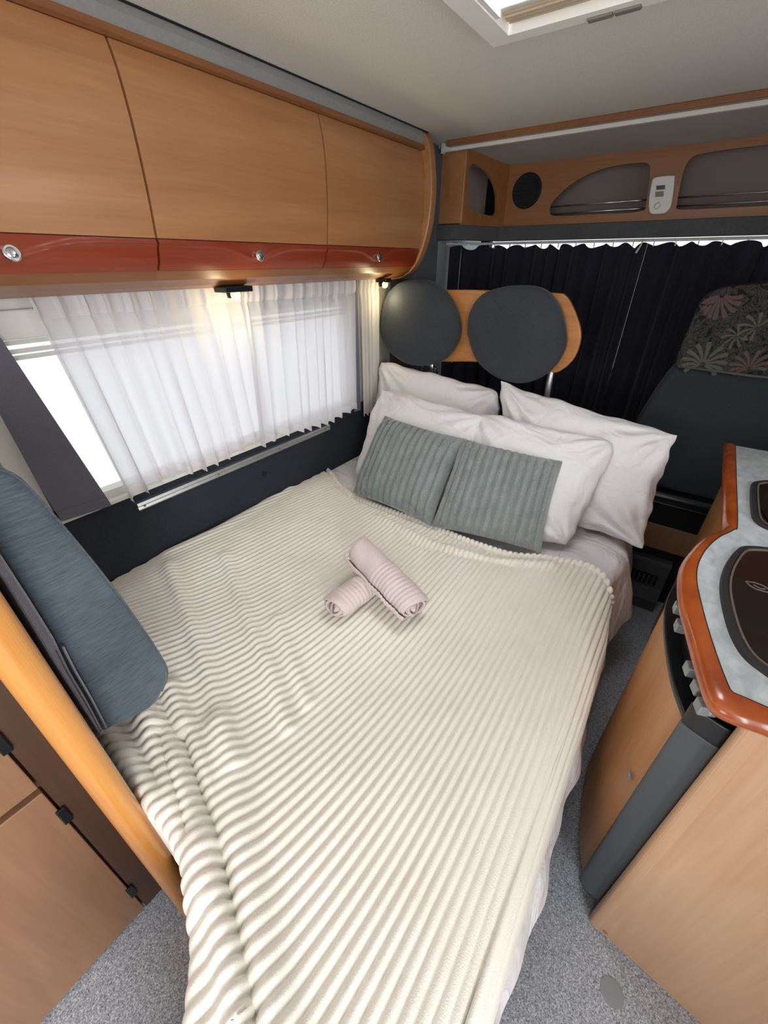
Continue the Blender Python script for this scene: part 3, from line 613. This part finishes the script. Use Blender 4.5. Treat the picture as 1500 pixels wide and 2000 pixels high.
for px in ((1322, 1222), (1340, 1303), (1350, 1336), (1362, 1374), (1326, 1190)):
    q = onz(px, .86); k = np.argmin([abs(y-q[1]) for x, y in FC]); tg = FC[min(k+1, len(FC)-1)]-FC[max(k-1, 0)]; tg /= np.linalg.norm(tg); nn = np.array([-tg[1], tg[0]]); nn = nn if nn[0] < 0 else -nn
    x0 = FC[k][0]+.021; c = np.array([x0, q[1]])
    kb = lathe('knob', [(.012, 0), (.013, .009), (.011, .012), (.005, .013)], (c[0], c[1], .862), (nn[0], nn[1], .15), 'knob_grey', fg, 20, label='grey control knob')
    a0 = c+nn*.010; V, F = box_vf(-.011, .011, -.011, .011, 0, .016, .002)
    V = [(a0[0]+tg[0]*v[0]+nn[0]*v[2], a0[1]+tg[1]*v[0]+nn[1]*v[2], .864+v[1]) for v in V]; mk('grip', V, F, 'knob_grey', kb)
q = onplane((1232, 1518), np.array([.15, .84, .5]), np.array([-1., -.2, 0]))
lathe('lock_button', [(.010, 0), (.010, .002), (.006, .003), (.002, .0025)], q+np.array([-.004, 0, 0]), (-1, -.2, 0), 'knob_grey', fg, 16)
# kitchen end panel with rounded upright edge
p0, p1 = onz((1152, 1800), 0)[:2], onz((1370, 2000), 0)[:2]; dv = (p1-p0)/np.linalg.norm(p1-p0); nv_ = np.array([-dv[1], dv[0]])
def ep(u, v): q = p0+dv*u+nv_*v; return (q[0], q[1])
pp = [ep(.012, 0), ep(.64, 0), ep(.64, .03), ep(.03, .03), ep(.012, .028), ep(.003, .020), ep(.0, .012), ep(.004, .004)]
kp = thing('kitchen_end_panel', 'wide light wood end panel of the kitchen standing on the floor', 'panel', (*ep(.3, .015), 0))
prism('board', pp, xy, 0.001, .9095, 'panel_wood', kp)
es = [ep(.022, -.003), ep(.012, -.005), ep(.0, -.002), ep(-.005, .008), ep(-.004, .02), ep(.004, .03), ep(.014, .034), ep(.022, .033)]
prism('edge_strip', [tuple(q) for q in smooth_curve(es, 3)], xy, 0.002, .909, 'panel_wood', kp)
lathe('screw_cap', [(.006, 0), (.006, .0015), (.003, .002)], (*ep(.035, -.0005), .018), (-nv_[0], -nv_[1], 0), 'fridge_wood', kp, 12)
c = onz((1195, 1938), 0)
lathe('floor_cap', [(.026, .0), (.026, .002), (.022, .0025), (.005, .0025)], (c[0], c[1], .0), (0, 0, 1), 'cap_grey', None, 28, label='round grey cap set into the speckled floor', cat='cap')

# ================================================================== locker and partition on the left
lk = thing('low_locker', 'wooden locker with two doors and black hinges standing on the floor', 'cabinet', (-1.0, -.5, 0))
box('body', XL+.02, -.768, -1.1, -.014, 0, 1.15, 'dark_wood', lk)
box('stile', -.768, -.752, -.060, -.014, 0.0, 1.15, 'dark_wood', lk)  # dark wood here paints in the shadow of the recess
for z0, z1 in ((.012, .640), (.657, 1.12)):
    d = box('door', -.767, -.749, -.66, -.064, z0, z1, 'locker_wood_dimmed', lk, bev=.002)
    for z in ((.10, .52) if z0 < .5 else (.78, 1.02)): box('hinge', -.751, -.744, -.070, -.054, z, z+.05, 'black_plastic', d, bev=.002)
pt = thing('partition', 'partition behind the bed foot with a thick rounded beech post', 'partition', (-.9, .015, 0))
box('board', XL+.02, -.612, -.002, .026, 0, 1.30, 'dark_wood', pt)
ppoly = [(-.640, -.012), (-.612, -.013), (-.598, -.008), (-.590, .004), (-.590, .018), (-.598, .030), (-.612, .035), (-.640, .034)]
prism('post', [tuple(q) for q in smooth_curve(ppoly, 4)], xy, 0.0, 1.42, 'beech', pt, bev=.004, label='rounded glossy beech edge post')
# blue back cushion: wedge with rounded top
bc = thing('back_cushion', 'thick blue-grey velour back cushion standing against the partition', 'cushion', (-1.05, .12, .62))
XE = -.70
fr = [onx(p, XE)[1:] for p in [(200, 1428), (290, 1386), (318, 1350), (329, 1316), (315, 1282), (268, 1212), (200, 1120), (150, 1056), (100, 1000), (70, 962), (40, 936), (0, 918), (-60, 920), (-110, 950), (-60, 1000), (0, 1083), (100, 1240)]]
cs = [tuple(p) for p in smooth_curve(fr+[fr[0]], 3)[:-1]]
def rounded_prism(name, poly, x0, x1, r, mat, parent):
    P = np.array(poly); c = P.mean(0); n = len(P); V, F = [], []
    rings = []
    for k in range(7):
        a = math.pi/2*k/6; rings.append((x1-r+r*math.sin(a)*1.0, r*(1-math.cos(a))))
    rings = [(x0, 0)]+rings
    nrm = []
    for k in range(n):
        tg = P[(k+1) % n]-P[k-1]; tg /= np.linalg.norm(tg)+1e-9; nn = np.array([-tg[1], tg[0]]); nn = nn if (c-P[k])@nn > 0 else -nn; nrm.append(nn)
    for x, ins in rings: V += [(x, *(P[k]+nrm[k]*ins)) for k in range(n)]
    for r_ in range(len(rings)-1):
        for k in range(n): F.append([r_*n+k, r_*n+(k+1) % n, r_*n+n+(k+1) % n, r_*n+n+k])
    F.append(list(range(n))[::-1]); F.append([(len(rings)-1)*n+k for k in range(n)])
    return mk(name, V, F, mat, parent, smooth=True)
rounded_prism('pad', cs, XL+.03, XE+.006, .016, 'blue_velour', bc)
lnp = [onx(p, XE)[1:] for p in [(198, 1424), (150, 1345), (100, 1240), (50, 1160), (0, 1083), (-60, 1000), (-80, 1020), (0, 1128), (100, 1290), (190, 1430)]]
prism('lining', [tuple(q) for q in lnp], yz, XL+.03, XE+.012, 'lining_grey', bc, bev=.003)
tube('piping', [(XE-.004, *q) for q in smooth_curve([onx(p, XE)[1:] for p in [(318, 1352), (329, 1316), (315, 1282), (268, 1212), (200, 1120), (100, 1000), (40, 936), (0, 918)]], 4)], .0022, 'blue_velour', bc, 6)
for dx in (0, .008): tube('seam', [(XE+.012+dx*.2, *(q+np.array([dx, 0]))) for q in smooth_curve([onx(p, XE)[1:] for p in [(105, 1262), (130, 1310), (160, 1360), (192, 1420)]], 4)], .002, 'lining_grey', bc, 6)

# ================================================================== bed
bd = thing('bed', 'double bed made up beside the window with a white sheet', 'bed', (-.65, .9, 0))
box('base', XL+.025, -.06, .10, 1.92, 0, .40, 'dark_wood', bd)
box('base', -.20, -.06, -.29, .099, 0, .40, 'dark_wood', bd)
box('mattress', XL+.025, -.045, .10, 1.925, .40, .555, 'white_cotton', bd, bev=.03, seg=3)
box('mattress', -.13, -.045, -.28, .099, .40, .545, 'white_cotton', bd, bev=.03, seg=3)
# sheet: flat on the bed, falling over the aisle side
nu, nv = 90, 120; U = np.linspace(0, 1, nu); Vv = np.linspace(0, 1, nv)
Sx = np.linspace(-.17, .30, nu); Sy = np.linspace(-.31, 1.88, nv); gx, gy = np.meshgrid(Sx, Sy, indexing='ij')
def fall(s, xe, r, lean):
    """x,z offset of a cloth running along s and falling past edge xe"""
    a = np.clip((s-xe)/r, 0, math.pi/2*.94); d = np.clip(s-xe-r*math.pi/2*.94, 0, None)
    th = math.pi/2*.94
    return np.where(s < xe, s, xe+r*np.sin(a)+d*lean), np.where(s < xe, 0, -(r-r*np.cos(a))-d*np.sqrt(1-lean**2))
x, dz = fall(gx, -.03+.025*np.exp(-((gy-1.5)/.14)**2)+.022*np.clip((1.1-gy)/.3, 0, 1), .05, .24)
wr = .004*np.sin(gx*40+gy*13)*np.sin(gy*23-gx*9)+.003*np.sin(gy*61+gx*22)
hang = np.clip((gx+.0)/.2, 0, 1)
z = .560+dz+np.where(gy > 1.2, wr, wr*.3)
flare = .022*np.exp(-((gy-1.52)/.09)**2)*hang
x = x+.006*hang*np.sin(gy*17)+.004*hang*np.sin(gy*41+1)+flare
lim = .22+.08*np.exp(-((gy-1.5)/.16)**2)
mk_np('sheet', np.stack([x, gy, z], 2).reshape(-1, 3), grid_faces(nu, nv), 'white_cotton', bd)
box('sheet_end', XL+.03, -.17, 1.1, 1.9, .553, .561, 'white_cotton', bd)

# ribbed fleece blanket ----------------------------------------------------------
HEM = [(640, 905), (668, 940), (700, 962), (760, 990), (850, 1022), (930, 1055), (1000, 1078), (1060, 1082), (1140, 1092), (1180, 1110), (1205, 1135)]
hem = np.array([onz(p, .595)[:2] for p in HEM]); hem[0, 0] = -1.36
hs = smooth_curve(hem, 8); order = np.argsort(hs[:, 0]); hs = hs[order]
RC = {(0, 1): -24.11, (0, 2): 47.09, (0, 3): -55.21, (0, 4): -11.08, (1, 0): 314.99, (1, 1): 67.17, (1, 2): -49.28, (1, 3): 69.8, (2, 0): 31.77, (2, 1): 4.78, (2, 2): -46.8, (3, 0): 18.23, (3, 1): -72.2, (4, 0): -24.08}
def phase(x, y):
    X, Y = np.clip(x+.65, -.75, .75), np.clip(y-.7, -1.05, .75); s = 0
    for (i, j), c in RC.items(): s = s+c*X**i*Y**j
    return s+320*(x+.65-X)
NX, NY = 820, 420
Sx = np.linspace(-1.355, .20, NX); T = np.linspace(0, 1, NY)
yh = np.interp(np.minimum(Sx, .03), hs[:, 0], hs[:, 1])-np.clip(Sx-.03, 0, 1)*.1
LE = np.array([(-1.36, .060), (-.80, .042), (-.60, .038), (-.52, .037), (-.455, .028), (-.40, -.002), (-.345, -.04), (-.29, -.09), (-.235, -.17), (-.195, -.30), (.25, -.30)])
yf = np.interp(Sx, LE[:, 0], LE[:, 1])
gs = np.repeat(Sx[:, None], NY, 1); gy = yf[:, None]+(yh-yf)[:, None]*T[None, :]
xe = -.008+.040*np.clip((1.42-gy)/.4, 0, 1)
x, dz = fall(gs, xe-.035, .06, .10)
dx_side = np.clip(gs-xe, 0, 1)
z = .586+dz
# low swell of the bedding under the blanket
z += .006*np.sin(gs*5.1+gy*3.3)+.004*np.sin(gs*11-gy*7.5+1)-.012*np.clip((gs-(-.30))/.3, 0, 1)*(gs < xe)*np.clip((.7-gy)/.7, 0, 1)
z += -.02*np.clip((-1.22-gs)/.14, 0, 1)**2
flat = (gs < xe)
def dpoly(P):
    d = np.full(gs.shape, 9.); P = np.asarray(P)
    for a, b_ in zip(P[:-1], P[1:]):
        ab = b_-a; t_ = np.clip(((gs-a[0])*ab[0]+(gy-a[1])*ab[1])/(ab@ab), 0, 1); d = np.minimum(d, np.hypot(gs-a[0]-t_*ab[0], gy-a[1]-t_*ab[1]))
    return d
FOLDS = [([(205, 1440), (300, 1575), (360, 1690), (385, 1760)], .022, .020), ([(285, 1400), (330, 1490), (362, 1590), (400, 1690), (432, 1800), (462, 1920), (480, 2060), (505, 2250)], .034, .022),
         ([(335, 1350), (378, 1470), (405, 1570), (425, 1660)], .024, .018), ([(310, 1440), (350, 1560), (372, 1640)], -.022, .010), ([(360, 1440), (398, 1560), (425, 1640), (446, 1740), (470, 1860), (495, 1990), (525, 2200)], -.030, .012),
         ([(420, 1420), (450, 1560), (470, 1690), (500, 1830), (530, 2000), (565, 2200)], .018, .030), ([(330, 1110), (385, 1250), (430, 1400), (460, 1490)], .014, .020), ([(440, 1090), (495, 1240), (535, 1330), (560, 1420)], .012, .018),
         ([(540, 1210), (570, 1290), (600, 1370)], .008, .016), ([(330, 1080), (420, 1040), (560, 950)], .012, .03), ([(740, 1012), (850, 1065), (960, 1100), (1080, 1105)], .010, .016), ([(800, 1060), (900, 1090), (1000, 1110)], -.006, .012)]
for P, amp, wd in FOLDS: z += amp*np.exp(-(dpoly([onz(p, .59)[:2] for p in P])/wd)**2)*(gs < .0)
# ribs
ph = phase(gs, gy)
ra = (.0086+.0016*np.clip((.5-gy)/.4, 0, 1)); ra *= 1-.65*np.clip((gs+.12)/.12, 0, 1)*np.clip((.75-gy)/.35, 0, 1)
rib = np.abs(np.sin(ph/2))**.7
# normal of the underlying sheet
X3 = np.stack([x, gy, z], 2); du = np.gradient(X3, axis=0); dvv = np.gradient(X3, axis=1); N = np.cross(du, dvv); N /= np.linalg.norm(N, axis=2, keepdims=True)
dh = (yh[:, None]-gy)                                        # distance to the head hem
hemb = -.010*np.exp(-((dh-.036)/.005)**2)+.007*np.exp(-((dh-.016)/.014)**2)
df = (gy-yf[:, None])                                        # distance to the foot edge
disp = ra*rib+hemb
roll = lambda d, R: np.where(d < R, -(R-np.sqrt(np.maximum(R*R-(R-d)**2, 0))), 0)
X3 = X3+N*disp[..., None]; X3[..., 2] += roll(dh, .02)+roll(df, .035)
sk = np.stack([X3[:, 0]-np.array([0, 0, .028*k]) for k in range(7, 0, -1)], 1); X3 = np.concatenate([sk, X3], 1); NY += 7
mk_np('blanket', X3.reshape(-1, 3), grid_faces(NX, NY), 'fleece', label='cream ribbed fleece blanket spread over the bed', cat='blanket', origin=(-.6, .7, .57))

# ================================================================== pillows
def pillow(name, label, cat, corners, T, mat, group, seed=0, n=90, pinch=.035, ribs=0, wr=.0075, corner=.075):
    rg = np.random.default_rng(seed); C = [np.array(c) for c in corners]       # bl, br, tr, tl
    u = np.linspace(-1, 1, n); uu, vv = np.meshgrid(u, u, indexing='ij')
    # cosine spacing gives a clean rim
    uu, vv = np.sin(uu*math.pi/2), np.sin(vv*math.pi/2)
    ue = uu*(1-pinch*(1-vv**2)*uu**2); ve = vv*(1-pinch*(1-uu**2)*vv**2)
    if not ribs:
        k_ = 1-corner*(uu*vv)**4; ue, ve = ue*k_, ve*k_
        ue = ue+.010*np.sin(vv*9+seed*2.1)*uu**4+.006*np.sin(vv*21+seed)*uu**6; ve = ve+.014*np.sin(uu*8+seed*1.7)*vv**4+.008*np.sin(uu*19+seed*3)*vv**6
    a, b_ = (ue+1)/2, (ve+1)/2
    P = (1-a)[..., None]*(1-b_)[..., None]*C[0]+a[..., None]*(1-b_)[..., None]*C[1]+a[..., None]*b_[..., None]*C[2]+(1-a)[..., None]*b_[..., None]*C[3]
    nrm = np.cross(C[1]-C[0], C[3]-C[0]); nrm /= np.linalg.norm(nrm)           # towards the viewer / up
    h = T*(np.clip(1-np.abs(uu)**3.2, 0, 1)*np.clip(1-np.abs(vv)**3.2, 0, 1))**.5
    f = rg.uniform(-1, 1, 8)
    W = np.zeros_like(h)
    for cu_, cv_ in ((-1, -1), (1, -1), (1, 1), (-1, 1)):                      # creases running from the corners
        ang = np.arctan2(vv-cv_*1.05, uu-cu_*1.05); rr = np.hypot(uu-cu_, vv-cv_); W += np.sin(ang*17+f[0]*6+cu_*2+cv_)*np.exp(-(rr/.75)**2)
    W += .6*np.sin(uu*7*(1+.3*f[1])+vv*5*f[2]+f[3]*5)*np.sin(vv*6+f[4]*4+uu*3*f[5])
    edge = np.clip((1-np.abs(uu))*(1-np.abs(vv))*14, 0, 1)
    W2 = wr*W*edge
    if ribs:
        R = np.abs(np.sin((uu+1)/2*math.pi*ribs))**.6; hr_ = .018*R*np.clip(edge*2, .35, 1)
    else: hr_ = 0
    if not ribs: P = P+nrm*(.012*np.sin(uu*6+seed)*vv**2+.010*np.sin(vv*7+seed*2)*uu**2)[..., None]
    top = P+nrm*(h+W2+hr_)[..., None]; bot = P-nrm*(h*(.35 if ribs else .6)+W2*.5+(hr_*.3 if ribs else 0))[..., None]
    if ribs: top[[0, -1]] = (top[[0, -1]]+bot[[0, -1]])/2; top[:, [0, -1]] = (top[:, [0, -1]]+bot[:, [0, -1]])/2+nrm*.3*(hr_[:, [0, -1]])[..., None]
    bot[[0, -1]] = top[[0, -1]]; bot[:, [0, -1]] = top[:, [0, -1]]
    V = np.concatenate([top.reshape(-1, 3), bot.reshape(-1, 3)]); Q = np.concatenate([grid_faces(n, n), grid_faces(n, n, n*n, True)])
    return mk_np(name, V, Q, mat, label=label, cat=cat, group=group)
def lean(bl, br, tr, tl, z0, tilt, lift=0):
    B0, B1 = onz(bl, z0), onz(br, z0); e = B1-B0; e /= np.linalg.norm(e); back = np.array([-e[1], e[0], 0]); up = np.array([0, 0, 1])*math.cos(math.radians(tilt))+back*math.sin(math.radians(tilt)); n = np.cross(e, up)
    return [onplane(q, B0, n) for q in (bl, br, tr, tl)]
G = 'white pillows at the bed head'
pillow('pillow', 'white pillow standing upright at the back in the window corner', 'pillow', lean((722, 890), (955, 950), (985, 762), (742, 700), .58, 18), .075, 'white_cotton', G, 1)
pillow('pillow', 'large white pillow with a pointed corner leaning out towards the cab seat', 'pillow', lean((985, 985), (1256, 1072), (1328, 848), (975, 742), .58, 24), .085, 'white_cotton', G, 2, pinch=.05, wr=.010, corner=.02)
pillow('pillow', 'white pillow leaning directly behind the grey cushion nearer the window', 'pillow', lean((688, 938), (905, 1015), (955, 812), (742, 752), .58, 32), .075, 'white_cotton', G, 3)
pillow('pillow', 'white pillow leaning directly behind the grey cushion nearer the aisle', 'pillow', lean((880, 1005), (1110, 1075), (1215, 862), (925, 800), .58, 34), .08, 'white_cotton', G, 4, pinch=.04, wr=.008)
G = 'grey ribbed cushions'
pillow('cushion', 'grey ribbed velvet cushion on the window side of its twin', 'cushion', lean((690, 962), (842, 1028), (908, 858), (752, 812), .60, 36), .066, 'velvet_grey', G, 5, 230, .045, 13, .004)
pillow('cushion', 'grey ribbed velvet cushion on the aisle side of its twin', 'cushion', lean((842, 1028), (1056, 1080), (1100, 902), (902, 856), .60, 38), .066, 'velvet_grey', G, 6, 230, .045, 13, .004)

# ================================================================== rolled towels
def towel(label, p0, p1, R, ring0, ring1, seed):
    p0, p1 = np.array(p0), np.array(p1); ax = p1-p0; Ln = np.linalg.norm(ax); ax /= Ln; side = np.cross(ax, [0, 0, 1]); side /= np.linalg.norm(side); up = np.cross(side, ax)
    t = thing('rolled_towel', label, 'towel', tuple((p0+p1)/2-np.array([0, 0, R])), 'rolled towels on the blanket')
    ns, nt_ = 150, 110; S = np.linspace(0, 1, ns); TH = np.linspace(.6*math.pi, 2*math.pi*3.6, nt_); V = np.zeros((nt_, ns, 3))
    for a, th in enumerate(TH):
        turn = th/(2*math.pi*3.6); r = R*(.16+.84*turn)
        rings = np.where((S > ring0) & (S < ring1), .0028*np.abs(np.sin((S-ring0)*Ln/.0135*math.pi))**.7, .0012)*min(1, turn*1.5)
        rr = r+rings-.004*np.exp(-((S-0)/.03)**2)-.004*np.exp(-((S-1)/.03)**2)+.0012*np.sin(S*23+th*2+seed)
        sh_ = .008*math.sin(th*1.3+seed)*1.0
        pos = p0[None]+ax[None]*(S*Ln+sh_*(S*2-1))[:, None]+(side*math.cos(th+seed))[None]*rr[:, None]+(up*math.sin(th+seed)*.9)[None]*rr[:, None]
        V[a] = pos
    o = mk_np('towel_wrap', V.reshape(-1, 3), grid_faces(nt_, ns, 0, True), 'towel', t)
    md = o.modifiers.new('thickness', 'SOLIDIFY'); md.thickness = .007; md.offset = -1
    v, f = tube_vf([tuple(p0+ax*.012), tuple(p1-ax*.012)], R*.25, 14); mk('towel_core', v, f, 'towel_core', t, smooth=True)
    return t
zb_ = .592
towel('blush towel roll lying flat on the blanket under the other roll', onz((652, 1188), zb_+.047), onz((735, 1132), zb_+.047)+np.array([.006, .05, 0]), .049, .12, .9, 1.0)
towel('long blush towel roll resting across the other rolled towel', onz((698, 1072), zb_+.122), onz((812, 1188), zb_+.064), .056, .42, .97, 2.4)
